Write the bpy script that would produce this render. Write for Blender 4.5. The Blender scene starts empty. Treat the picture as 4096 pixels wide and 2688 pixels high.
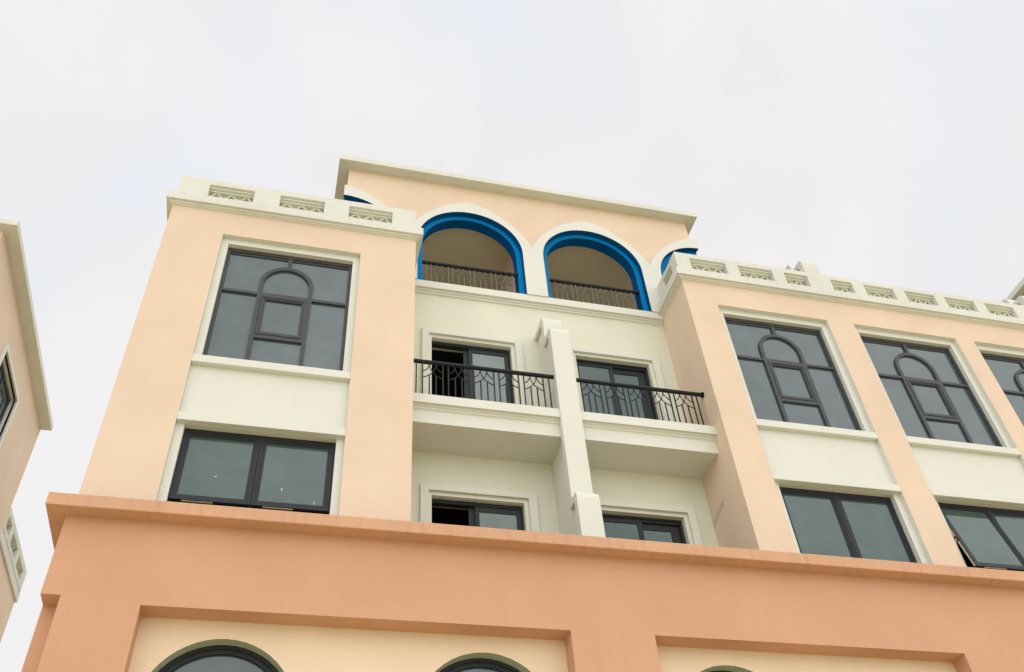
import bpy, bmesh, math, random
from mathutils import Matrix, Vector
random.seed(7)
R_ = math.radians
sc = bpy.context.scene
COL = sc.collection
S = 0.6            # one survey unit in metres
EYE = 1.6          # camera height above the pavement

# ------------------------------------------------------------------ camera
cd = bpy.data.cameras.new('camera')
cam = bpy.data.objects.new('camera', cd)
COL.objects.link(cam)
cd.sensor_fit = 'HORIZONTAL'
cd.sensor_width = 36.0
cd.lens = 32.1313
cd.clip_end = 2000.0
Rr = [[0.969492, -0.237146, -0.062029], [-0.124342, -0.693857, 0.709297], [0.211246, 0.679945, 0.702176]]
m = Matrix(((Rr[0][0], Rr[1][0], -Rr[2][0], 0), (Rr[0][1], Rr[1][1], -Rr[2][1], 0), (Rr[0][2], Rr[1][2], -Rr[2][2], EYE), (0, 0, 0, 1)))
cam.matrix_world = m
sc.camera = cam

# ------------------------------------------------------------------ sky, sun, exposure
SUN_EL, SUN_AZ = 42.0, 178.0       # azimuth measured clockwise from +Y
w = bpy.data.worlds.new('World')
sc.world = w
w.use_nodes = True
nt = w.node_tree
nt.nodes.clear()
N = nt.nodes.new
L = nt.links.new
out = N('ShaderNodeOutputWorld')
sky = N('ShaderNodeTexSky')
sky.sky_type = 'NISHITA'
sky.sun_disc = False
sky.sun_elevation = R_(SUN_EL)
sky.sun_rotation = R_(SUN_AZ)
sky.dust_density = 2.0
bg1 = N('ShaderNodeBackground')
bg1.inputs['Strength'].default_value = 0.15
L(sky.outputs[0], bg1.inputs['Color'])
tc = N('ShaderNodeTexCoord')
n1 = N('ShaderNodeTexNoise')
n1.inputs['Scale'].default_value = 2.6
n1.inputs['Detail'].default_value = 5
n1.inputs['Roughness'].default_value = 0.5
n1.inputs['Distortion'].default_value = 0.4
L(tc.outputs['Generated'], n1.inputs['Vector'])
cr = N('ShaderNodeValToRGB')
cr.color_ramp.elements[0].position = 0.33
cr.color_ramp.elements[0].color = (0.735, 0.765, 0.815, 1)
cr.color_ramp.elements[1].position = 0.70
cr.color_ramp.elements[1].color = (0.835, 0.81, 0.805, 1)
mid = cr.color_ramp.elements.new(0.47)
mid.color = (0.79, 0.782, 0.79, 1)
L(n1.outputs['Fac'], cr.inputs['Fac'])
# the cloud deck is brighter overhead and round the hidden sun than it is ahead
sd = Vector((math.sin(R_(SUN_AZ))*math.cos(R_(SUN_EL)), math.cos(R_(SUN_AZ))*math.cos(R_(SUN_EL)), math.sin(R_(SUN_EL))))
dot = N('ShaderNodeVectorMath')
dot.operation = 'DOT_PRODUCT'
L(tc.outputs['Generated'], dot.inputs[0])
dot.inputs[1].default_value = sd
mr = N('ShaderNodeMapRange')
mr.interpolation_type = 'SMOOTHSTEP'
mr.inputs['From Min'].default_value = 0.3
mr.inputs['From Max'].default_value = 1.0
mr.inputs['To Min'].default_value = 1.0
mr.inputs['To Max'].default_value = 1.6
L(dot.outputs['Value'], mr.inputs['Value'])
bg2 = N('ShaderNodeBackground')
L(cr.outputs['Color'], bg2.inputs['Color'])
# behind the camera the deck is lumpier (seen in the panes)
sx = N('ShaderNodeSeparateXYZ')
L(tc.outputs['Generated'], sx.inputs[0])
back = N('ShaderNodeMapRange')
back.inputs['From Min'].default_value = -0.1
back.inputs['From Max'].default_value = -0.6
L(sx.outputs['Y'], back.inputs['Value'])
n3 = N('ShaderNodeTexNoise')
n3.inputs['Scale'].default_value = 4.5
n3.inputs['Detail'].default_value = 5
n3.inputs['Distortion'].default_value = 0.5
L(tc.outputs['Generated'], n3.inputs['Vector'])
lump = N('ShaderNodeMapRange')
lump.inputs['From Min'].default_value = 0.3
lump.inputs['From Max'].default_value = 0.7
lump.inputs['To Min'].default_value = -0.38
lump.inputs['To Max'].default_value = 0.38
L(n3.outputs['Fac'], lump.inputs['Value'])
amp = N('ShaderNodeMath')
amp.operation = 'MULTIPLY'
L(back.outputs['Result'], amp.inputs[0])
L(lump.outputs['Result'], amp.inputs[1])
tot = N('ShaderNodeMath')
L(mr.outputs['Result'], tot.inputs[0])
L(amp.outputs[0], tot.inputs[1])
L(tot.outputs[0], bg2.inputs['Strength'])
# the clear sky shows faintly where the cloud is thin
n2 = N('ShaderNodeTexNoise')
n2.inputs['Scale'].default_value = 5
n2.inputs['Detail'].default_value = 3
L(tc.outputs['Generated'], n2.inputs['Vector'])
nr = N('ShaderNodeMapRange')
nr.inputs['From Min'].default_value = 0.3
nr.inputs['From Max'].default_value = 0.7
nr.inputs['To Min'].default_value = 0.0
nr.inputs['To Max'].default_value = 0.07
L(n2.outputs['Fac'], nr.inputs['Value'])
ms = N('ShaderNodeMixShader')
L(nr.outputs['Result'], ms.inputs['Fac'])
L(bg2.outputs[0], ms.inputs[1])
L(bg1.outputs[0], ms.inputs[2])
L(ms.outputs[0], out.inputs['Surface'])

sl = bpy.data.lights.new('sun', 'SUN')
sl.energy = 1.2
sl.angle = R_(150)
sl.color = (1.0, 0.96, 0.89)
sun = bpy.data.objects.new('sun', sl)
COL.objects.link(sun)
sun.rotation_euler = sd.to_track_quat('Z', 'Y').to_euler()
sun.location = sd*60

sc.view_settings.view_transform = 'Standard'
sc.view_settings.look = 'None'
sc.view_settings.exposure = 0.17
sc.view_settings.gamma = 1.0
sc.view_settings.use_curve_mapping = False

# ------------------------------------------------------------------ materials
def plaster(name, col, rough=0.85, mottle=0.05, streak=0.0, spots=0.0, bump=0.12):
    mt = bpy.data.materials.new(name)
    mt.use_nodes = True
    t = mt.node_tree
    b = t.nodes['Principled BSDF']
    b.inputs['Roughness'].default_value = rough
    b.inputs['Specular IOR Level'].default_value = 0.25
    g = t.nodes.new('ShaderNodeNewGeometry')
    def noise(scale, detail=3, vec=None):
        n = t.nodes.new('ShaderNodeTexNoise')
        n.inputs['Scale'].default_value = scale
        n.inputs['Detail'].default_value = detail
        t.links.new(vec or g.outputs['Position'], n.inputs['Vector'])
        return n.outputs['Fac']
    def rng(src, a, bb, lo, hi):
        r = t.nodes.new('ShaderNodeMapRange')
        for k, v in zip(('From Min', 'From Max', 'To Min', 'To Max'), (a, bb, lo, hi)):
            r.inputs[k].default_value = v
        t.links.new(src, r.inputs['Value'])
        return r.outputs['Result']
    def mul(a, bb):
        k = t.nodes.new('ShaderNodeMath')
        k.operation = 'MULTIPLY'
        t.links.new(a, k.inputs[0])
        t.links.new(bb, k.inputs[1])
        return k.outputs[0]
    f = rng(noise(0.9, 4), 0.3, 0.7, 1-mottle, 1+mottle*0.6)
    f = mul(f, rng(noise(38, 2), 0.25, 0.75, 0.965, 1.03))
    if streak:
        mp = t.nodes.new('ShaderNodeMapping')
        mp.inputs['Scale'].default_value = (9, 9, 0.55)
        t.links.new(g.outputs['Position'], mp.inputs['Vector'])
        f = mul(f, rng(noise(1.0, 4, mp.outputs[0]), 0.5, 0.72, 1.0, 1.0-streak))
    if spots:
        f = mul(f, rng(noise(5.5, 5), 0.6, 0.7, 1.0, 1.0-spots))
    mx = t.nodes.new('ShaderNodeVectorMath')
    mx.operation = 'SCALE'
    mx.inputs[0].default_value = col
    t.links.new(f, mx.inputs['Scale'])
    t.links.new(mx.outputs[0], b.inputs['Base Color'])
    bp = t.nodes.new('ShaderNodeBump')
    bp.inputs['Strength'].default_value = bump
    bp.inputs['Distance'].default_value = 0.01
    t.links.new(noise(55, 4), bp.inputs['Height'])
    t.links.new(bp.outputs[0], b.inputs['Normal'])
    return mt

def solid(name, col, rough=0.5, metal=0.0, ior=1.5, wave=0.0):
    mt = bpy.data.materials.new(name)
    mt.use_nodes = True
    t = mt.node_tree
    b = t.nodes['Principled BSDF']
    b.inputs['Roughness'].default_value = rough
    b.inputs['Metallic'].default_value = metal
    b.inputs['IOR'].default_value = ior
    g = t.nodes.new('ShaderNodeNewGeometry')
    n = t.nodes.new('ShaderNodeTexNoise')
    n.inputs['Scale'].default_value = 3.0 if wave else 14.0
    n.inputs['Detail'].default_value = 3
    t.links.new(g.outputs['Position'], n.inputs['Vector'])
    r = t.nodes.new('ShaderNodeMapRange')
    r.inputs['From Min'].default_value = 0.3
    r.inputs['From Max'].default_value = 0.7
    r.inputs['To Min'].default_value = 0.85
    r.inputs['To Max'].default_value = 1.12
    t.links.new(n.outputs['Fac'], r.inputs['Value'])
    mx = t.nodes.new('ShaderNodeVectorMath')
    mx.operation = 'SCALE'
    mx.inputs[0].default_value = col
    t.links.new(r.outputs['Result'], mx.inputs['Scale'])
    t.links.new(mx.outputs[0], b.inputs['Base Color'])
    if wave:
        bp = t.nodes.new('ShaderNodeBump')
        bp.inputs['Strength'].default_value = wave
        bp.inputs['Distance'].default_value = 0.02
        n2 = t.nodes.new('ShaderNodeTexNoise')
        n2.inputs['Scale'].default_value = 1.1
        n2.inputs['Detail'].default_value = 1
        t.links.new(g.outputs['Position'], n2.inputs['Vector'])
        t.links.new(n2.outputs['Fac'], bp.inputs['Height'])
        t.links.new(bp.outputs[0], b.inputs['Normal'])
    return mt

PEACH = plaster('peach_plaster', (0.69, 0.548, 0.425), streak=0.015)
CREAM = plaster('cream_plaster', (0.655, 0.67, 0.57), streak=0.018)
WHITE = plaster('white_trim_paint', (0.655, 0.665, 0.615), mottle=0.025, streak=0.014, spots=0.015)
PARAPET = plaster('weathered_white_paint', (0.635, 0.645, 0.59), streak=0.035, spots=0.07)
ORANGE = plaster('orange_plaster', (0.575, 0.325, 0.205), mottle=0.045, streak=0.02)
LEDGE = plaster('stained_orange_plaster', (0.585, 0.342, 0.216), mottle=0.06, streak=0.12, spots=0.05)
PANEL = plaster('buff_plaster', (0.735, 0.59, 0.435))
GREY = plaster('grey_green_paint', (0.40, 0.45, 0.36))
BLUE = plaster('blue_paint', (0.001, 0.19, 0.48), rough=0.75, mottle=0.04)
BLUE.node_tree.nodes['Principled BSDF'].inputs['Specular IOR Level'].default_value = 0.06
NAVY = plaster('navy_reveal', (0.0008, 0.075, 0.25), rough=0.75, mottle=0.04)  # reveal faces of the arches take a darker blue than their fronts
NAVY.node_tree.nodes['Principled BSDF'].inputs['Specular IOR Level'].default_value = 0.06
DARKENED = plaster('darkened_interior_grey', (0.13, 0.12, 0.10))  # shade put into the colour of rooms and loggia floor, cutting their bounce
SOFFIT = plaster('loggia_ceiling_paint', (0.72, 0.68, 0.52))
PATCH = plaster('grey_filler', (0.52, 0.47, 0.34))
FRAME = solid('dark_grey_aluminium', (0.060, 0.063, 0.073), 0.5, ior=1.3)
FRAME2 = solid('black_aluminium', (0.026, 0.030, 0.036), 0.5, ior=1.3)
IRON = solid('black_iron_paint', (0.011, 0.013, 0.017), 0.5, ior=1.3)
IRON2 = solid('grey_iron_paint', (0.135, 0.138, 0.125), 0.6, ior=1.3)
GLASS = solid('tinted_glass', (0.054, 0.084, 0.098), 0.03, ior=1.64, wave=0.03)
GLASS3 = solid('green_tinted_glass', (0.034, 0.076, 0.072), 0.03, ior=1.6, wave=0.03)
GLASS2 = solid('curtained_glass', (0.13, 0.18, 0.18), 0.04, ior=1.6, wave=0.03)
BRASS = solid('hinge_steel', (0.5, 0.46, 0.34), 0.4)
PAVE = plaster('beige_paving', (0.64, 0.57, 0.345), mottle=0.1)

# ------------------------------------------------------------------ mesh builder (survey units, y into the building, z above the eye)
def U(p):
    return Vector((p[0]*S, p[1]*S, p[2]*S+EYE))

ORG = {}
class MB:
    def __init__(self):
        self.v, self.i, self.f, self.m = [], {}, [], []
    def vert(self, p):
        k = (round(p[0], 4), round(p[1], 4), round(p[2], 4))
        if k not in self.i:
            self.i[k] = len(self.v)
            self.v.append(k)
        return self.i[k]
    def face(self, pts, mi=0):
        ids = []
        for p in pts:
            a = self.vert(p)
            if a not in ids:
                ids.append(a)
        if len(ids) > 2:
            self.f.append(ids)
            self.m.append(mi)
    def box(self, x0, x1, y0, y1, z0, z1, mi=0, fm=None, skip=''):
        fm = fm or {}
        F = {'x-': [(x0, y0, z0), (x0, y0, z1), (x0, y1, z1), (x0, y1, z0)],
             'x+': [(x1, y0, z0), (x1, y1, z0), (x1, y1, z1), (x1, y0, z1)],
             'y-': [(x0, y0, z0), (x1, y0, z0), (x1, y0, z1), (x0, y0, z1)],
             'y+': [(x0, y1, z0), (x0, y1, z1), (x1, y1, z1), (x1, y1, z0)],
             'z-': [(x0, y0, z0), (x0, y1, z0), (x1, y1, z0), (x1, y0, z0)],
             'z+': [(x0, y0, z1), (x1, y0, z1), (x1, y1, z1), (x0, y1, z1)]}
        for k, q in F.items():
            if k not in skip.split():
                self.face(q, fm.get(k, mi))
        return self
    def grid(self, xs, zs, y0, y1, hole, mi=0, rim=None, axis='y'):
        """a wall between y0 and y1 made of the cells that are not holes"""
        P = (lambda x, y, z: (x, y, z)) if axis == 'y' else (lambda x, y, z: (y, x, z))
        nx, nz = len(xs)-1, len(zs)-1
        rim = mi if rim is None else rim
        def sol(i, k):
            if i < 0 or k < 0 or i >= nx or k >= nz:
                return False
            return not hole((xs[i]+xs[i+1])/2, (zs[k]+zs[k+1])/2)
        for i in range(nx):
            for k in range(nz):
                if not sol(i, k):
                    continue
                a, b, c, d = xs[i], xs[i+1], zs[k], zs[k+1]
                self.face([P(a, y0, c), P(b, y0, c), P(b, y0, d), P(a, y0, d)], mi)
                self.face([P(a, y1, c), P(a, y1, d), P(b, y1, d), P(b, y1, c)], mi)
                inner = 0 < i
                if not sol(i-1, k):
                    self.face([P(a, y0, c), P(a, y0, d), P(a, y1, d), P(a, y1, c)], rim if i > 0 else mi)
                if not sol(i+1, k):
                    self.face([P(b, y0, c), P(b, y1, c), P(b, y1, d), P(b, y0, d)], rim if i < nx-1 else mi)
                if not sol(i, k-1):
                    self.face([P(a, y0, c), P(a, y1, c), P(b, y1, c), P(b, y0, c)], rim if k > 0 else mi)
                if not sol(i, k+1):
                    self.face([P(a, y0, d), P(b, y0, d), P(b, y1, d), P(a, y1, d)], rim if k < nz-1 else mi)
        return self
    def prism(self, poly, a0, a1, axis, mi=0, side=None):
        """extrude a 2-D outline: axis y takes (x,z), axis x takes (y,z), axis z takes (x,y)"""
        side = mi if side is None else side
        def P(p, a):
            return {'y': (p[0], a, p[1]), 'x': (a, p[0], p[1]), 'z': (p[0], p[1], a)}[axis]
        self.face([P(p, a0) for p in poly], mi)
        self.face([P(p, a1) for p in reversed(poly)], mi)
        n = len(poly)
        for i in range(n):
            p, q = poly[i], poly[(i+1) % n]
            self.face([P(p, a0), P(p, a1), P(q, a1), P(q, a0)], side)
        return self
    def strip(self, A, B, y0, y1, mi=0, ma=None, mb=None):
        """the band between two (x,z) polylines, with thickness y0..y1"""
        ma = mi if ma is None else ma
        mb = mi if mb is None else mb
        for i in range(len(A)-1):
            a, b, c, d = A[i], A[i+1], B[i+1], B[i]
            self.face([(a[0], y0, a[1]), (b[0], y0, b[1]), (c[0], y0, c[1]), (d[0], y0, d[1])], mi)
            self.face([(a[0], y1, a[1]), (d[0], y1, d[1]), (c[0], y1, c[1]), (b[0], y1, b[1])], mi)
            self.face([(a[0], y0, a[1]), (a[0], y1, a[1]), (b[0], y1, b[1]), (b[0], y0, b[1])], ma)
            self.face([(d[0], y0, d[1]), (c[0], y0, c[1]), (c[0], y1, c[1]), (d[0], y1, d[1])], mb)
        for e in (0, -1):
            a, d = A[e], B[e]
            self.face([(a[0], y0, a[1]), (d[0], y0, d[1]), (d[0], y1, d[1]), (a[0], y1, a[1])], mi)
        return self
    def tube(self, pts, r, n=6, mi=0):
        pts = [Vector(p) for p in pts]
        rings = []
        for i, p in enumerate(pts):
            t = (pts[min(i+1, len(pts)-1)]-pts[max(i-1, 0)]).normalized()
            a = t.cross(Vector((0, 1, 0)))
            if a.length < 1e-3:
                a = t.cross(Vector((1, 0, 0)))
            a.normalize()
            b = t.cross(a)
            rings.append([p+r*(math.cos(2*math.pi*k/n)*a+math.sin(2*math.pi*k/n)*b) for k in range(n)])
        for i in range(len(rings)-1):
            for k in range(n):
                self.face([rings[i][k], rings[i][(k+1) % n], rings[i+1][(k+1) % n], rings[i+1][k]], mi)
        self.face(rings[0], mi)
        self.face(list(reversed(rings[-1])), mi)
        return self
    def sweep(self, path, prof, mi=0):
        """run a moulding profile [(projection, z)] along a horizontal path; projection is to the right of travel"""
        n = len(path)
        cols = []
        for i in range(n):
            p = Vector(path[i])
            d0 = (p-Vector(path[i-1])).normalized() if i else None
            d1 = (Vector(path[i+1])-p).normalized() if i < n-1 else None
            nr_ = [Vector((d.y, -d.x)) for d in (d0, d1) if d is not None]
            o = nr_[0] if len(nr_) == 1 else (nr_[0]+nr_[1])/(1+nr_[0].dot(nr_[1]))
            cols.append([(p.x+o.x*k, p.y+o.y*k, z) for k, z in prof])
        for i in range(n-1):
            for k in range(len(prof)-1):
                self.face([cols[i][k], cols[i+1][k], cols[i+1][k+1], cols[i][k+1]], mi)
        self.face(cols[0], mi)
        self.face(list(reversed(cols[-1])), mi)
        return self
    def build(self, name, mats, parent=None, org=None, bevel=0.0, smooth=False):
        if not isinstance(mats, (list, tuple)):
            mats = [mats]
        if org is None:
            org = (sum(p[0] for p in self.v)/len(self.v), sum(p[1] for p in self.v)/len(self.v), min(p[2] for p in self.v))
        wo = U(org)
        me = bpy.data.meshes.new(name)
        me.from_pydata([U(p)-wo for p in self.v], [], self.f)
        for mt in mats:
            me.materials.append(mt)
        me.polygons.foreach_set('material_index', self.m)
        bm = bmesh.new()
        bm.from_mesh(me)
        bmesh.ops.recalc_face_normals(bm, faces=bm.faces)
        bm.to_mesh(me)
        bm.free()
        if smooth:
            me.shade_smooth()
            try:
                me.set_sharp_from_angle(angle=R_(38))
            except Exception:
                pass
        me.update()
        o = bpy.data.objects.new(name, me)
        COL.objects.link(o)
        ORG[o.name] = wo
        if parent is not None:
            o.parent = parent
            o.location = wo-ORG[parent.name]
        else:
            o.location = wo
        if bevel:
            bv = o.modifiers.new('soft_edge', 'BEVEL')
            bv.width = bevel
            bv.segments = 2
            bv.limit_method = 'ANGLE'
            bv.angle_limit = R_(50)
        return o

def thing(name, at, label, cat):
    o = bpy.data.objects.new(name, None)
    COL.objects.link(o)
    o.empty_display_size = 0.3
    o.location = at
    ORG[o.name] = Vector(at)
    o['label'] = label
    o['category'] = cat
    return o

def copy_part(o, parent, d, skip=()):
    """copy a part and its sub-parts, moved by d (survey units)"""
    c = o.copy()
    COL.objects.link(c)
    c.parent = parent
    sh = Vector(d)*S
    ORG[c.name] = ORG[o.name]+sh
    c.location = ORG[c.name]-ORG[parent.name]
    for ch in list(o.children):
        if ch.name.split('.')[0] in skip:
            continue
        e = ch.copy()
        COL.objects.link(e)
        e.parent = c
        ORG[e.name] = ORG[ch.name]+sh
    return c

# ------------------------------------------------------------------ ground
ZG = -EYE/S
g = MB()
g.face([(-700, -700, ZG), (700, -700, ZG), (700, 700, ZG), (-700, 700, ZG)])
ground = g.build('ground', PAVE)
ground['kind'] = 'structure'
ground['label'] = 'beige paved street at the foot of the buildings'

# ------------------------------------------------------------------ the main building
B = thing('apartment_building', U((13, 20, ZG)), 'peach and cream apartment building with blue-lined roof arches, two balconies and an orange base', 'building')
XE = 38.0                      # where the wing is let run out of the picture
YB = 34.0                      # back of the block
TL, TR, RL = -4.975, 3.046, 12.935
YT, YM = 20.0, 22.14
ZC = 24.74                     # under the cornice
ZP0, ZP1 = 25.2, 26.38         # parapet
WX = [-3.22, 14.11, 19.64, 24.88, 30.4]    # left edges of the five window bays
WW = 4.42
Z0 = 11.7                      # terrace behind the orange parapet
REC = 20.17                    # recessed white bay behind the peach piers
def bay_holes(bays, z1=23.65):
    return lambda x, z: any(a < x < a+WW for a in bays) and z < z1

# peach walls: tower on the left, wing on the right (piers and heads stand in front of white recessed bays)
tw = MB().grid([TL, WX[0], WX[0]+WW, TR], [Z0, 23.65, ZP0], YT, 20.7, bay_holes(WX[:1]), 0, 1)
tw.box(TL, TL+0.4, 20.7, YB, Z0, ZP0)
tw.box(TR-0.4, TR, 20.7, 22.4, Z0, ZP0)
tower_wall = tw.build('tower_wall', [PEACH, WHITE], B)
ww = MB()
xs = [RL]
for a in WX[1:]:
    xs += [a, a+WW]
xs.append(XE)
ww.grid(xs, [Z0, 23.65, ZP0], YT, 20.7, bay_holes(WX[1:]), 0, 1)
ww.box(RL, RL+0.4, 20.7, 22.4, Z0, ZP0)
ww.box(XE-0.4, XE, 20.7, YB, Z0, ZP0)
wing_wall = ww.build('wing_wall', [PEACH, WHITE], B)
# rough patches of grey filler on the side wall of the wing
pm = MB()
pm.prism([(21.15, 15.80), (21.28, 15.86), (21.75, 15.78), (22.13, 15.62), (22.13, 15.42), (21.85, 15.52), (21.4, 15.66), (21.2, 15.66)], RL-0.006, RL+0.05, 'x')
pm.build('wall_patch', PATCH, B)
pm = MB()
pm.prism([(20.28, 13.5), (20.42, 13.62), (20.58, 13.55), (20.62, 13.38), (20.4, 13.36)], RL-0.006, RL+0.05, 'x')
pm.build('wall_patch', PATCH, B)

# the cream wall set back between them, with four door openings
DX = [(3.98, 6.80), (9.18, 11.97)]
DZ = [(18.25, 22.31), (Z0, 15.75)]
mw = MB().grid([TR-0.02, DX[0][0], DX[0][1], DX[1][0], DX[1][1], RL+0.02], [Z0-0.3, DZ[1][1], DZ[0][0], DZ[0][1], 24.5], YM, 22.75,
               lambda x, z: any(a < x < b for a, b in DX) and any(c < z < d for c, d in DZ))
mw.build('recessed_wall', CREAM, B)
fl = MB()
fl.box(TL+0.2, XE-0.2, 22.76, YB-0.2, 17.6, 18.2)
fl.box(TL+0.2, XE-0.2, 22.76, YB-0.2, 11.2, 11.68)
fl.box(TL+0.2, XE-0.2, 22.76, YB-0.2, 24.52, 24.88)
fl.box(TL+0.39, TR-0.41, 20.71, 22.76, 24.52, 24.88)
fl.box(RL+0.41, XE-0.41, 20.71, 22.76, 24.52, 24.88)
for x0 in (TR-0.4, 7.8, RL+0.02):
    fl.box(x0, x0+0.38, 22.76, 30, Z0, 24.5)
fl.box(TL, XE, YB-0.2, YB, Z0-0.5, 24.9)
fl.build('floor_slab', DARKENED, B)

# white recessed bays: spandrel panel, jambs and head behind the peach piers
def bay(x0, name='window_bay'):
    b = MB()
    xa, xb = x0+0.002, x0+WW-0.002
    ja, jb = x0+0.215, x0+WW-0.215
    b.grid([xa, ja, jb, xb], [Z0, 13.2, 15.92, 18.4, 23.41, 23.66], REC, 20.75,
           lambda x, z: ja < x < jb and (13.2 < z < 15.92 or 18.4 < z < 23.41))
    return b.build(name, WHITE, B, org=(x0, REC, Z0))
bays = [bay(x) for x in WX]

# upper windows ------------------------------------------------------------
def upper_window(x0):
    c = x0+WW/2
    ja, jb = x0+0.215, x0+WW-0.215
    y0, y1 = 20.33, 20.46
    f = MB()
    f.box(ja, ja+0.10, y0, y1, 18.4, 23.41)
    f.box(jb-0.10, jb, y0, y1, 18.4, 23.41)
    f.box(ja+0.10, jb-0.10, y0, y1, 23.27, 23.41)
    f.box(ja+0.10, jb-0.10, y0+0.04, y1, 23.19, 23.27)
    f.box(ja+0.10, jb-0.10, y0, y1, 18.4, 18.5)
    ro, ri, zs = 0.835, 0.70, 21.99
    K = 28
    O = [(c-ro, 18.5), (c-ro, 21.4), (c-ro, 21.52)]+[(c-ro*math.cos(math.pi*k/K), zs+ro*math.sin(math.pi*k/K)) for k in range(K+1)]+[(c+ro, 21.52), (c+ro, 21.4), (c+ro, 18.5)]
    I = [(c-ri, 18.5), (c-ri, 21.4), (c-ri, 21.52)]+[(c-ri*math.cos(math.pi*k/K), zs+ri*math.sin(math.pi*k/K)) for k in range(K+1)]+[(c+ri, 21.52), (c+ri, 21.4), (c+ri, 18.5)]
    f.strip(O, I, y0, y1)
    f.box(c-0.066, c+0.066, y0+0.003, y1, zs+ro-0.012, 23.27)
    f.box(ja+0.1, c-ro, y0+0.003, y1, 21.405, 21.51)
    f.box(c+ro, jb-0.1, y0+0.003, y1, 21.405, 21.51)
    f.box(c-ri, c+ri, y0+0.003, y1, 21.38, 21.515)
    f.box(c-ri, c+ri, y0+0.003, y1, 19.55, 19.69)
    win = f.build('window', FRAME, B, org=(x0, y0, 18.4), smooth=True)
    p = MB()
    p.box(ja+0.05, jb-0.05, 20.405, 20.42, 18.45, 23.3)
    p.build('pane', GLASS, win, org=(x0, y0, 18.4))
    s = MB()
    sa, sb = c-ri+0.012, c+ri-0.012
    s.grid([sa, sa+0.05, sb-0.05, sb], [19.705, 19.755, 21.315, 21.365], 20.315, 20.40, lambda x, z: sa+0.05 < x < sb-0.05 and 19.755 < z < 21.315)
    s.grid([sa+0.05, sa+0.10, sb-0.10, sb-0.05], [19.755, 19.805, 21.265, 21.315], 20.335, 20.40, lambda x, z: sa+0.10 < x < sb-0.10 and 19.805 < z < 21.265)
    s.grid([sa+0.10, sa+0.135, sb-0.135, sb-0.10], [19.805, 19.84, 21.23, 21.265], 20.352, 20.40, lambda x, z: sa+0.135 < x < sb-0.135 and 19.84 < z < 21.23)
    s.build('sash', FRAME, win, org=(c, 20.33, 19.7))
    i = MB()
    i.box(x0+0.004, x0+WW-0.004, 19.99, 20.32, 18.03, 18.3)
    i.build('sill', WHITE, win, org=(x0, 20, 18), bevel=0.008)
    return win
w0 = upper_window(WX[0])
for x in WX[1:]:
    copy_part(w0, B, (x-WX[0], 0, 0))

# lower windows: two top-hung casements each -------------------------------
def casement(xa, xb, tilt, win, zb=13.32):
    """one top-hung casement; its foot swings out by tilt"""
    zt, yt = 15.86, 20.335
    def at(x, d, z):
        k = (zt-z)/(zt-zb)
        return (x, yt+d-tilt*k, z)
    def bar(mb, x0, x1, z0, z1, d0, d1):
        pts = [at(x, d, z) for x in (x0, x1) for d in (d0, d1) for z in (z0, z1)]
        a, b, c_, d_, e, f_, g_, h = pts
        for q in ((a, c_, d_, b), (e, f_, h, g_), (a, b, f_, e), (c_, g_, h, d_), (a, e, g_, c_), (b, d_, h, f_)):
            mb.face(list(q))
    s = MB()
    for k, (t0, t1, d0) in enumerate(((0.0, 0.06, 0.0), (0.06, 0.11, 0.018), (0.11, 0.165, 0.034))):
        bar(s, xa+t0, xa+t1, zb+t0, zt-t0, d0, 0.09)
        bar(s, xb-t1, xb-t0, zb+t0, zt-t0, d0, 0.09)
        bar(s, xa+t1, xb-t1, zb+t0, zb+t1, d0, 0.09)
        bar(s, xa+t1, xb-t1, zt-t1, zt-t0, d0, 0.09)
    s.build('casement', FRAME2, win, org=(xa, yt, zb))
    p = MB()
    bar(p, xa+0.15, xb-0.15, zb+0.15, zt-0.15, 0.055, 0.07)
    p.build('pane', GLASS3, win, org=(xa, yt, zb))
    if tilt > 0.03:
        h = MB()
        bar(h, xa+0.3, xb-0.9, zb-0.022, zb-0.004, 0.03, 0.07)
        if tilt > 0.3:
            for z0 in (13.34, 14.5):
                bar(h, xa-0.016, xa-0.003, z0, z0+0.95, 0.03, 0.085)
            h.tube([at(xa-0.01, 0.06, 14.42), (xa-0.02, 20.36, 14.05)], 0.02, 5)
        h.build('stay', BRASS, win, org=(xa, yt, zb))
def lower_window(x0, tl, tr, zb=13.32):
    c = x0+WW/2
    ja, jb = x0+0.215, x0+WW-0.215
    f = MB()
    f.grid([ja, ja+0.04, c-0.03, c+0.03, jb-0.04, jb], [13.2, 13.28, 15.88, 15.92], 20.36, 20.5,
           lambda x, z: 13.28 < z < 15.88 and (ja+0.04 < x < c-0.03 or c+0.03 < x < jb-0.04))
    win = f.build('window', FRAME2, B, org=(x0, 20.36, 13.2))
    l = MB()
    l.box(x0+0.004, x0+WW-0.004, 19.99, 20.355, 15.925, 16.19)
    l.build('lintel', WHITE, win, org=(x0, 20, 15.92), bevel=0.008)
    casement(ja+0.03, c-0.008, tl, win, zb)
    casement(c+0.008, jb-0.03, tr, win, zb)
    return win
lw_ = lower_window(WX[0], 0.06, 0.06, 13.635)
for x, z, a, b in ((-1.98, 14.45, 0.03, 0.015), (-0.29, 14.22, 0.013, 0.055), (0.57, 13.88, 0.012, 0.04)):
    k_ = (15.86-z)/(15.86-13.635)*0.06
    sp = MB()
    y_ = 20.335-k_+0.055
    sp.prism([(x-a, z), (x-a*0.5, z+b), (x+a*0.4, z+b*0.8), (x+a, z-b*0.1), (x+a*0.5, z-b), (x-a*0.6, z-b*0.7)], y_-0.006, y_+0.004, 'y')
    sp.build('paint_spot', WHITE, lw_, org=(x, y_, z))
v1 = lower_window(WX[1], 0.0, 0.0)
o = lower_window(WX[2], 0.5, 0.05)
o['label'] = 'window with its left casement swung wide open'
lower_window(WX[3], 0.0, 0.0)
copy_part(v1, B, (WX[4]-WX[1], 0, 0))

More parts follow.
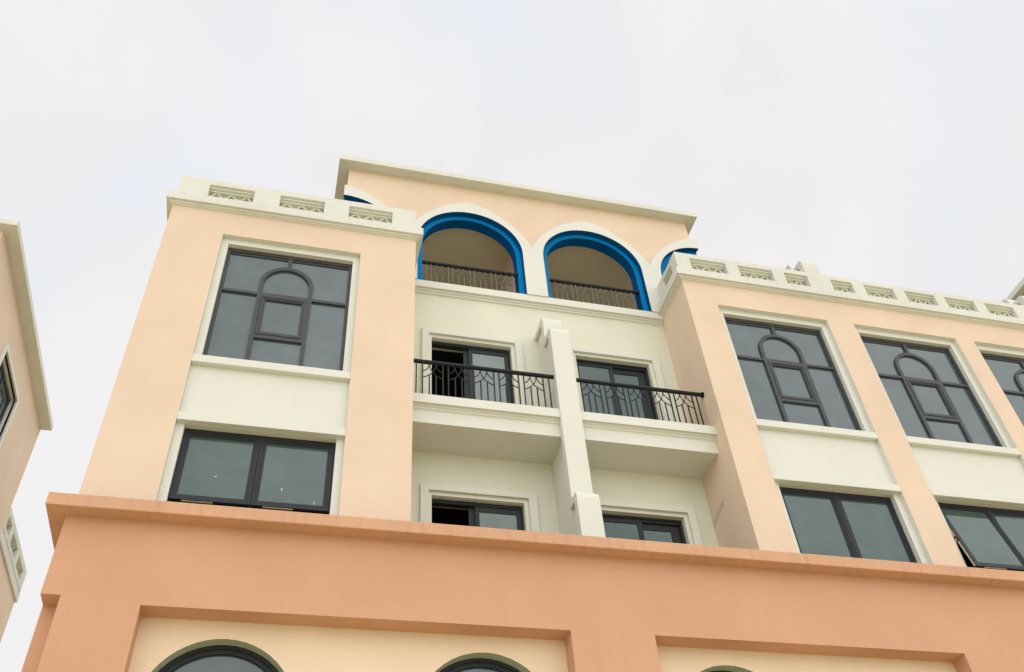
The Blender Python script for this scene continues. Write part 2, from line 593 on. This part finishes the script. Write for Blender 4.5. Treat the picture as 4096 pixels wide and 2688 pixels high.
# cornices and pierced parapets -------------------------------------------
CP = [(0.0, 25.22), (0.22, 25.22), (0.22, 24.865), (0.135, 24.865), (0.135, 24.835), (0.115, 24.80), (0.075, 24.80), (0.06, 24.765), (0.0, 24.745), (-0.1, 24.745), (-0.1, 25.22)]
k = MB().sweep([(TL, YB), (TL, YT), (TR, YT), (TR, 21.93)], CP)
k.build('cornice', PARAPET, B, org=(0, 20, 24.74))
k = MB().sweep([(RL, 21.93), (RL, YT), (XE, YT)], CP)
k.build('cornice', PARAPET, B, org=(20, 20, 24.74))

HZ0, HZ1 = 25.49, 26.13
def parapet(holes, x0, x1, y0, y1, axis='y', top=ZP1):
    xs = [x0]
    for a, b in holes:
        xs += [a, b]
    xs.append(x1)
    return MB().grid(xs, [25.205, HZ0, HZ1, top], y0, y1, lambda x, z: HZ0 < z < HZ1 and any(a < x < b for a, b in holes), axis=axis)
def pierced(parent, a, b, y0, sgn=1, axis='y'):
    """the stepped back plate and zigzag tracery inside one opening"""
    P = (lambda x, y: (x, y)) if axis == 'y' else (lambda x, y: (y, x))
    t = MB()
    def bx(x0, x1, ya, yb, z0, z1):
        ya, yb = y0+sgn*ya, y0+sgn*yb
        if axis == 'y':
            t.box(x0, x1, min(ya, yb), max(ya, yb), z0, z1)
        else:
            t.box(min(ya, yb), max(ya, yb), x0, x1, z0, z1)
    bx(a, b, 0.09, 0.34, HZ1-0.075, HZ1)
    bx(a, b, 0.17, 0.34, HZ1-0.15, HZ1-0.075)
    bx(a, b, 0.31, 0.34, HZ0, HZ1-0.15)
    n = max(2, round((b-a)/0.47))
    hw = (b-a)/n/2-0.012
    for i in range(n):
        c = a+(i+0.5)*(b-a)/n
        for sg in (-1, 1):
            pts = []
            for (x, z) in ((c+sg*hw, HZ0+0.23), (c+sg*0.03, HZ0+0.505)):
                pts.append((x, y0+sgn*0.24, z) if axis == 'y' else (y0+sgn*0.24, x, z))
            t.tube(pts, 0.042, 4)
        bx(c-0.055, c+0.055, 0.21, 0.27, HZ0+0.48, HZ0+0.515)
    return t.build('tracery', CREAM, parent)
TH = [(-4.02, -2.545), (-1.672, -0.172), (0.686, 2.20)]
tp = parapet(TH, TL, TR, YT, YT+0.36, top=26.42)
tp.box(TL, TL+0.36, YT+0.36, YB, 25.205, 26.42)
tp.box(TR-0.36, TR, YT+0.36, 21.87, 25.205, 26.42)
tpo = tp.build('parapet', PARAPET, B, bevel=0.012)
for a, b in TH:
    pierced(tpo, a, b, YT)
WH = [(13.526, 15.01), (15.536, 16.97), (17.494, 18.89), (19.516, 20.45), (20.98, 22.32), (22.84, 24.19), (24.67, 26.06), (26.56, 27.95), (30.1, 31.5), (32.2, 33.6)]
wp = parapet(WH, RL, XE, YT, YT+0.36)
wp.grid([YT+0.36, 20.49, 21.32, 21.87], [25.205, HZ0, HZ1, ZP1], RL, RL+0.36, lambda x, z: HZ0 < z < HZ1 and 20.49 < x < 21.32, axis='x')
wpo = wp.build('parapet', PARAPET, B, bevel=0.012)
for a, b in WH:
    pierced(wpo, a, b, YT)
pierced(wpo, 20.49, 21.32, RL, axis='x')

# stepped wave-topped fins (one between the balconies, two on the wing's parapet)
def arc(cx, cz, r, a0, a1, n=7):
    return [(cx+r*math.cos(R_(a0+(a1-a0)*k/n)), cz+r*math.sin(R_(a0+(a1-a0)*k/n))) for k in range(n+1)]
def wave_fin(name, x0, x1, y_front, y_back, z_top, z_bot, hook, yw, step=None, mat=WHITE):
    """profile in (y,z): a rounded hood at the back wall, a lower hood in front of it, then straight down"""
    dz = hook
    yv = y_back
    zt1, zt2 = z_top+dz, z_top
    Q = [math.pi/2*q/8 for q in range(9)]
    def nose(y, z, a, b):               # a rounded nose: from the flat top at z round to the front at y
        return [(y+a-a*math.sin(t), z-b*(1-math.cos(t))) for t in Q]
    outl = [(yw, zt1)]+nose(yv, zt1, 0.17, 0.36)
    outl += [(yv, zt2+0.12), (yv-0.04, zt2+0.03), (yv-0.10, zt2)]+nose(y_front, zt2, 0.13, 0.28)
    zf = z_bot
    if step:
        ys, zs_ = step
        outl += [(y_front, zs_+0.10), (y_front-0.04, zs_+0.02), (y_front-0.10, zs_)]+nose(ys, zs_, 0.13, 0.26)+[(ys, zf)]
    else:
        outl += [(y_front, zf)]
    body = outl+[(yw, zf)]
    f = MB().prism(body, x0+0.10, x1, 'x')
    # the raised edge on the side: the same wave as a band with open pockets under each hood
    th, lg = 0.20, 0.27
    inn = [(yw, zt1-th)]+nose(yv+lg, zt1-th, 0.19, 0.24)+[(yv+lg, zt2-th)]+nose(y_front+lg, zt2-th, 0.14, 0.22)
    if step:
        inn += [(y_front+lg, zs_-th)]+nose(ys+lg*0.9, zs_-th, 0.12, 0.2)+[(ys+lg*0.9, zf)]
    else:
        inn += [(y_front+lg, zf)]
    band = outl+list(reversed(inn))
    f.prism(band, x0, x0+0.10, 'x')
    return f.build(name, mat, B, bevel=0.01)
wave_fin('dividing_fin', 7.705, 8.385, 20.46, 21.05, 21.84, Z0, 1.12, 22.145, (20.04, 14.86))
wave_fin('parapet_finial', 18.49, 19.16, 20.0-0.012, 20.66, 27.13, 25.3, 0.55, 21.6, None, PARAPET)
wave_fin('parapet_finial', 28.86, 29.52, 20.0-0.012, 20.66, 27.13, 25.3, 0.55, 21.6, None, PARAPET)

# balconies ----------------------------------------------------------------
BP = [(20.53, 18.245), (20.53, 17.915), (20.61, 17.915), (20.61, 17.885), (20.64, 17.86), (20.675, 17.845), (20.69, 17.80), (20.735, 17.77), (20.735, 17.30), (22.16, 17.30), (22.16, 18.245)]
def balcony(x0, x1):
    return MB().prism(BP, x0, x1, 'x').build('balcony', WHITE, B)
bl = balcony(TR-0.01, 7.82)
br = balcony(8.375, RL+0.01)

def railing(host, xa, xb, y, zt, zb, units, singles, rh, rb, bar_mat, flange=(False, False), name='railing', per=0.642):
    o = MB().box(xa, xb, y-0.015, y+0.015, zb+0.02, zb+0.05).build(name, bar_mat, host, org=(xa, y, zb))
    sub = o
    h = MB().tube([(xa, y, zt), (xb, y, zt)], rh, 12)
    for e, on in zip((xa, xb), flange):
        if on:
            s = -1 if e == xb else 1
            h.tube([(e, y, zt), (e+s*0.05, y, zt)], rh*1.45, 12)
    h.build('handrail', IRON, sub, smooth=True)
    H = zt-zb
    def vb(mb, x, z1, z0=zb):
        mb.box(x-rb, x+rb, y-rb, y+rb, z0, z1)
    def unit():
        p = MB()
        w_ = per
        t1, t2 = 0.212, 0.422
        vb(p, 0, zt)
        vb(p, w_, zt)
        tip = zt-rh*0.6
        def curve(xt, xe, ze):
            W = xe-xt
            a1 = R_(72)
            pts = []
            for q in range(11):
                a = a1*q/10
                pts.append((xt+W*(1-math.cos(a))/(1-math.cos(a1)), y, tip-(tip-ze)*math.sin(a)/math.sin(a1)))
            p.tube(pts, rb*0.95, 5)
            return pts
        curve(t1, 0.0, zt-0.40)
        curve(t1, w_, zt-0.655)
        curve(t2, w_, zt-0.40)
        curve(t2, 0.0, zt-0.655)
        vb(p, t1, zt-0.555)
        vb(p, t2, zt-0.555)
        return p
    pm_ = unit()
    ob = pm_.build('grille_panel', bar_mat, sub, org=(0, y, zb))
    ORG[ob.name] = U((units[0], y, zb))
    ob.location = ORG[ob.name]-ORG[sub.name]
    for u in units[1:]:
        c = ob.copy()
        COL.objects.link(c)
        c.parent = sub
        ORG[c.name] = U((u, y, zb))
        c.location = ORG[c.name]-ORG[sub.name]
    for x in singles:
        s = MB()
        vb(s, x, zt)
        s.build('baluster', bar_mat, sub)
    return o
railing(B, TR-0.02, 7.70, 20.70, 19.72, 18.24, [3.437, 4.252, 5.066, 5.880, 6.692], [3.238, 7.53], 0.073, 0.018, IRON)
railing(B, 8.46, 12.93, 20.70, 19.72, 18.24, [8.611, 9.422, 10.232, 11.040, 11.848], [12.66], 0.073, 0.018, IRON, (False, True))

# sliding doors ------------------------------------------------------------
def architrave(mb, xa, xb, zt, zb):
    mb.grid([xa-0.35, xa-0.10, xb+0.13, xb+0.39], [zb, zt+0.12, zt+0.33], 22.04, YM+0.02, lambda x, z: xa-0.10 < x < xb+0.13 and z < zt+0.12)
def door_open(zt, zb):
    xa, xb = DX[0]
    f = MB()
    y0 = 22.33
    f.box(xa, xb, y0, y0+0.2, zt-0.12, zt)
    f.box(xa, xa+0.04, y0, y0+0.2, zb, zt-0.12)
    f.box(xb-0.05, xb, y0, y0+0.2, zb, zt-0.12)
    f.box(5.15, 5.32, y0+0.12, y0+0.19, zb, zt-0.12)
    f.box(5.32, 5.45, y0+0.03, y0+0.10, zb, zt-0.12)
    f.box(6.60, 6.74, y0+0.03, y0+0.10, zb, zt-0.12)
    f.box(5.45, 6.60, y0+0.03, y0+0.10, zt-0.29, zt-0.12)
    d = f.build('sliding_door', FRAME2, B, org=(xa, y0, zb))
    MB().box(5.40, 6.65, y0+0.06, y0+0.075, zb, zt-0.2).build('pane', GLASS2, d, org=(xa, y0, zb))
    # the plaster edge over this door is ragged
    r = MB()
    n = 46
    rag = [(xa+(xb-xa)*i/n, 22.30+0.022*random.random()+(0.012 if random.random() > 0.8 else 0)) for i in range(n+1)]
    r.prism([(xa, 22.2)]+[(xb, 22.2)]+list(reversed(rag)), zt-0.014, zt+0.02, 'z')
    r.build('plaster_edge', WHITE, d, org=(xa, y0, zb))
    a = MB()
    architrave(a, xa, xb, zt, zb)
    a.build('architrave', WHITE, d, org=(xa, 22.04, zb), bevel=0.006)
    d['label'] = 'sliding door with its left leaf pushed open'
    return d
def door_shut(zt, zb):
    xa, xb = DX[1]
    f = MB()
    y0 = 22.33
    f.box(xa, xb, y0, y0+0.2, zt-0.07, zt)
    f.box(xa, xb, y0+0.04, y0+0.2, zt-0.15, zt-0.07)
    f.box(xa, xa+0.06, y0, y0+0.2, zb, zt-0.15)
    f.box(xb-0.09, xb, y0, y0+0.2, zb, zt-0.15)
    f.box(xa+0.06, xa+0.14, y0+0.03, y0+0.10, zb, zt-0.15)
    f.box(10.47, 10.62, y0+0.03, y0+0.10, zb, zt-0.15)
    f.box(xa+0.14, 10.47, y0+0.03, y0+0.10, zt-0.24, zt-0.15)
    f.box(10.62, xb-0.09, y0+0.12, y0+0.19, zt-0.36, zt-0.15)
    f.box(11.60, xb-0.09, y0+0.12, y0+0.19, zb, zt-0.36)
    d = f.build('sliding_door', FRAME2, B, org=(xa, y0, zb))
    p = MB().box(xa+0.10, 10.5, y0+0.06, y0+0.075, zb, zt-0.2)
    p.box(10.56, 11.65, y0+0.15, y0+0.165, zb, zt-0.3)
    p.build('pane', GLASS3, d, org=(xa, y0, zb))
    a = MB()
    architrave(a, xa, xb, zt, zb)
    a.build('architrave', WHITE, d, org=(xa, 22.04, zb), bevel=0.006)
    return d
for c0, c1 in DZ:
    door_open(c1, c0)
    door_shut(c1, c0)

# sill cornice under the arcade --------------------------------------------
SP = [(0.0, 24.93), (0.235, 24.93), (0.235, 24.60), (0.15, 24.60), (0.15, 24.56), (0.12, 24.53), (0.08, 24.52), (0.06, 24.46), (0.0, 24.44), (-0.5, 24.44), (-0.5, 24.93)]
MB().sweep([(TR-0.02, YM), (RL+0.02, YM)], SP).build('sill_cornice', WHITE, B)

# rooftop arcade: white surround, blue linings, peach wall, roof slab -------
AC = [5.465, 10.41]
HALF0, HALF1 = 0.52, 15.355
DROP = 0.085          # the left half arch sits a little lower
ZSP, RO = 27.24, 2.06
OUT = [(0, 2.715), (0.25, 2.655), (0.47, 2.575), (0.72, 2.46), (0.96, 2.32), (1.2, 2.13), (1.44, 1.925), (1.645, 1.72), (1.845, 1.49), (2.0, 1.30), (2.15, 1.07), (2.26, 0.89), (2.36, 0.70), (2.4725, 0.43)]
def right_side(c, z0, ZSP=ZSP):
    """outer and inner outlines from the crown down the right-hand side"""
    n = len(OUT)-1
    O = [(c+x, ZSP+z) for x, z in OUT]+[(c+2.4725, ZSP), (c+2.4725, z0)]
    I = [(c+RO*math.sin(math.pi/2*i/n), ZSP+RO*math.cos(math.pi/2*i/n)) for i in range(n+1)]
    I = I[:-1]+[(c+RO, ZSP+0.02)]+[(c+RO, ZSP), (c+RO, z0)]
    return O, I
def left_side(c, z0, ZSP=ZSP):
    O, I = right_side(0, z0, ZSP)
    return [(c-x, z) for x, z in O], [(c-x, z) for x, z in I]
def arcade(dx=0.0, parent=B, detail=True):
    zb = 24.925
    YA, YW, YR, YI = 21.86, 21.965, 22.10, 22.54
    s = MB()
    segs = [(right_side, HALF0), (left_side, AC[0]), (right_side, AC[0]), (left_side, AC[1]), (right_side, AC[1]), (left_side, HALF1)]
    for fn, c in segs:
        O, I = fn(c+dx, zb, ZSP-(DROP if c == HALF0 else 0))
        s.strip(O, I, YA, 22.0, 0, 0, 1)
    for c, e in ((HALF0, -0.04), (HALF1, 0.02)):       # the half arches run just past the corners
        dz = -DROP if c == HALF0 else 0
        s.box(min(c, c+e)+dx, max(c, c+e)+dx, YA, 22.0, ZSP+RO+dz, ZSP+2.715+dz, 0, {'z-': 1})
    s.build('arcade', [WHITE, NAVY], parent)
    # blue linings
    K = 20
    def lining(pts_o, pts_i):
        b = MB()
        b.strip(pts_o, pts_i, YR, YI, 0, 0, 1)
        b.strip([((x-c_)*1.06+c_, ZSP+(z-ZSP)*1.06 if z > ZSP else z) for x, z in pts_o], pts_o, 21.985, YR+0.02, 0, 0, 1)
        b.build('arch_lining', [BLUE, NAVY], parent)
    for c in AC:
        c_ = c+dx
        A = [(c_-RO, zb-0.2), (c_-RO, ZSP)]+[(c_-RO*math.cos(math.pi*k/K), ZSP+RO*math.sin(math.pi*k/K)) for k in range(1, K)]+[(c_+RO, ZSP), (c_+RO, zb-0.2)]
        r = RO-0.21
        Bq = [(c_-r, zb-0.2), (c_-r, ZSP)]+[(c_-r*math.cos(math.pi*k/K), ZSP+r*math.sin(math.pi*k/K)) for k in range(1, K)]+[(c_+r, ZSP), (c_+r, zb-0.2)]
        lining(A, Bq)
    for c, sg in ((HALF0, 1), (HALF1, -1)):
        c_ = c+dx
        r = RO-0.21
        zs = ZSP-(DROP if c == HALF0 else 0)
        A = [(c_+sg*RO*math.sin(math.pi/2*k/10), zs+RO*math.cos(math.pi/2*k/10)) for k in range(11)]+[(c_+sg*RO, zb-0.2)]
        Bq = [(c_+sg*r*math.sin(math.pi/2*k/10), zs+r*math.cos(math.pi/2*k/10)) for k in range(11)]+[(c_+sg*r, zb-0.2)]
        lining(A, Bq)
    # peach wall above the arches
    p = MB()
    top = 31.09
    xa, xb = 0.585+dx, 15.14+dx
    low = []
    for fn, c in segs:
        O, I = fn(c+dx, zb)
        q = [(x, z-0.12) for x, z in O[:len(OUT)]]
        if fn is left_side:
            q = list(reversed(q))
        low += q
    low = [(x, z) for x, z in low if xa < x < xb]
    low = [(xa, low[0][1])]+low+[(xb, low[-1][1])]
    cl = []
    for x, z in low:
        if not cl or x > cl[-1][0]+1e-4:
            cl.append((x, z))
    p.strip([(x, top) for x, z in cl], cl, YW, 22.4)
    p.box(xa, xa+0.4, 22.4, 32.5, 29.6, top)
    p.box(xb-0.4, xb, 22.4, 32.5, 29.6, top)
    p.box(xa, xb, 26.9, 32.5, 24.905, 29.74)
    p.box(7.66+dx, 8.2+dx, 22.56, 25.3, 24.95, 29.74)
    p.build('penthouse_wall', PEACH, parent)
    MB().box(xa+0.41, xb-0.41, 22.60, 26.89, 24.90, 24.96).build('loggia_floor', DARKENED, parent)
    MB().box(xa+0.41, xb-0.41, 22.41, 26.89, 29.75, 29.95).build('loggia_ceiling', SOFFIT, parent)
    MB().box(0.158+dx, 15.572+dx, 21.525, 33.0, 31.085, 31.39).build('roof_slab', PARAPET, parent, bevel=0.012)
arcade()
def arch_rail(units, singles, xa, xb):
    railing(B, xa, xb, 22.17, 26.24, 24.9, units, singles, 0.075, 0.017, IRON2, (False, True), per=0.655)
arch_rail([3.967, 4.793, 5.618, 6.444], [3.795], 3.60, 7.33)
arch_rail([8.806, 9.630, 10.452, 11.275], [], 8.53, 12.27)

# orange base --------------------------------------------------------------
YP = 19.905
PL_, PL2 = -5.07, -4.655
RH = [(-2.97, 7.03), (9.23, 18.19), (20.39, 30.3)]
pf = MB()
xs = [PL2]
for a, b in RH:
    xs += [a, b]
xs.append(XE)
pf.grid(xs, [ZG, -1.0, 10.53, 10.66, 12.69], YP, 20.5, lambda x, z: -1.0 < z < 10.53 and any(a < x < b for a, b in RH))
pf.box(PL_, PL2, YP, 20.5, 10.66, 12.69)
pf.box(PL_, PL2+0.1, 20.42, YB, ZG, 10.66)
pf.box(PL_, PL_+0.5, 20.5, YB, 10.66, 12.69)
pf.box(XE-0.5, XE, 20.5, YB, ZG, 12.69)
pod = pf.build('base_wall', ORANGE, B)
ld = MB().sweep([(PL_, YB), (PL_, YP), (XE, YP)], [(0.0, 13.015), (0.42, 13.015), (0.42, 12.68), (0.0, 12.68), (-0.35, 12.68), (-0.35, 13.015)])
ld.box(PL_+0.35, XE, 20.24, 22.2, Z0-0.3, Z0)
ld.build('ledge', LEDGE, B, org=(13, 19.5, 12.68), bevel=0.012)
# buff panels with arched windows
AW = [[-1.05, 4.98], [11.35, 16.08], [22.2, 27.6]]
AR, AZ = 1.67, 8.44
YV = 20.45
for (a, b), cs in zip(RH, AW):
    p = MB()
    K = 24
    edges = []
    x = a-0.2
    top, bot = 10.75, -1.2
    for c in cs:
        p.box(x, c-AR, YV, 20.8, bot, top)
        A = [(c-AR*math.cos(math.pi*k/K), top) for k in range(K+1)]
        I = [(c-AR*math.cos(math.pi*k/K), AZ+AR*math.sin(math.pi*k/K)) for k in range(K+1)]
        p.strip(A, I, YV, 20.8, 0, 0, 1)
        p.box(c-AR, c+AR, YV, 20.8, bot, 3.0)
        x = c+AR
    p.box(x, b+0.2, YV, 20.8, bot, top)
    p.build('buff_panel', [PANEL, GREY], B)
    for c in cs:
        def arch_line(r):
            return [(c-r, 3.0), (c-r, AZ)]+[(c-r*math.cos(math.pi*k/K), AZ+r*math.sin(math.pi*k/K)) for k in range(1, K)]+[(c+r, AZ), (c+r, 3.0)]
        f = MB().strip(arch_line(AR+0.03), arch_line(AR-0.09), 20.75, 20.95)
        f.strip(arch_line(AR-0.09), arch_line(AR-0.19), 20.80, 20.95)
        f.box(c-0.06, c+0.06, 20.81, 20.94, 3.0, 8.2)
        f.box(c-AR+0.19, c+AR-0.19, 20.81, 20.94, 8.1, 8.22)
        wn = f.build('arched_window', FRAME2, B, org=(c, 20.75, 3.0))
        MB().prism(arch_line(AR-0.12), 20.87, 20.885, 'y').build('pane', GLASS, wn, org=(c, 20.75, 3.0))

# ------------------------------------------------------------------ next building of the terrace, at the right edge
NB = thing('apartment_building', U((40, 22, ZG)), 'white roof slab of the next building behind the right end of the long pierced parapet', 'building')
arcade(32.67, NB)
bb = MB().box(XE+0.01, 49, 20.0, 34, ZG, 25.2)
bb.box(XE+0.01, 49, 20.0, 20.36, 25.2, 26.38)
bb.build('wall', PEACH, NB)

# ------------------------------------------------------------------ the neighbour on the left
NL = thing('apartment_building', U((-18, 35, ZG)), 'peach building on the left with overhanging roof slab, cut off by the picture edge', 'building')
LX = -12.98
lw = MB().grid([27.8, 32.9, 36.35, 41.06], [ZG, 24.5, 29.05, 31.09], LX-0.6, LX, lambda y, z: 32.9 < y < 36.35 and 24.5 < z < 29.05, axis='x', rim=1)
lw.box(-27, LX-0.6, 27.8, 28.4, ZG, 31.09)
lw.box(-27, LX-0.6, 40.5, 41.05, ZG, 31.09)
lw.box(-27, -26.5, 28.4, 40.5, ZG, 31.09)
lw.build('wall', [PEACH, CREAM], NL)
MB().box(-27.5, -12.44, 27.40, 41.06, 31.085, 31.39).build('roof_slab', PARAPET, NL, bevel=0.012)
x2 = -13.08
lb = MB().box(-26, x2, 41.06, 47.2, ZG, 25.2)
lb.build('rear_wall', PEACH, NL)
MB().sweep([(x2, 41.06), (x2, 47.2), (-26, 47.2)], [(-a_, b_) for a_, b_ in CP]).build('cornice', PARAPET, NL)
LH = [(41.28, 42.23), (42.76, 44.33), (44.84, 46.42)]
lp = MB().grid([41.07, LH[0][0], LH[0][1], LH[1][0], LH[1][1], LH[2][0], LH[2][1], 47.08], [25.205, 25.45, 26.04, ZP1], -13.30, -12.95,
               lambda y, z: 25.45 < z < 26.04 and any(a < y < b for a, b in LH), axis='x')
lp.box(-26, -13.30, 46.72, 47.08, 25.205, ZP1)
lpo = lp.build('parapet', PARAPET, NL, bevel=0.012)
for a, b in LH:
    pierced(lpo, a, b, -12.95, sgn=-1, axis='x')
f = MB().grid([32.9, 33.05, 34.55, 34.7, 36.2, 36.35], [24.5, 24.65, 27.6, 27.72, 28.9, 29.05], LX-0.35, LX-0.22,
              lambda y, z: (33.05 < y < 34.55 or 34.7 < y < 36.2) and (24.65 < z < 27.6 or 27.72 < z < 28.9), axis='x')
wn = f.build('window', FRAME, NL)
MB().box(LX-0.30, LX-0.28, 33.0, 36.3, 24.6, 29.0).build('pane', GLASS, wn)
sr = MB().grid([32.65, 32.9, 36.35, 36.6], [24.3, 24.5, 29.05, 29.28], LX-0.1, LX+0.09, lambda y, z: 32.9 < y < 36.35 and 24.5 < z < 29.05, axis='x')
sr.build('surround', WHITE, wn, bevel=0.008)
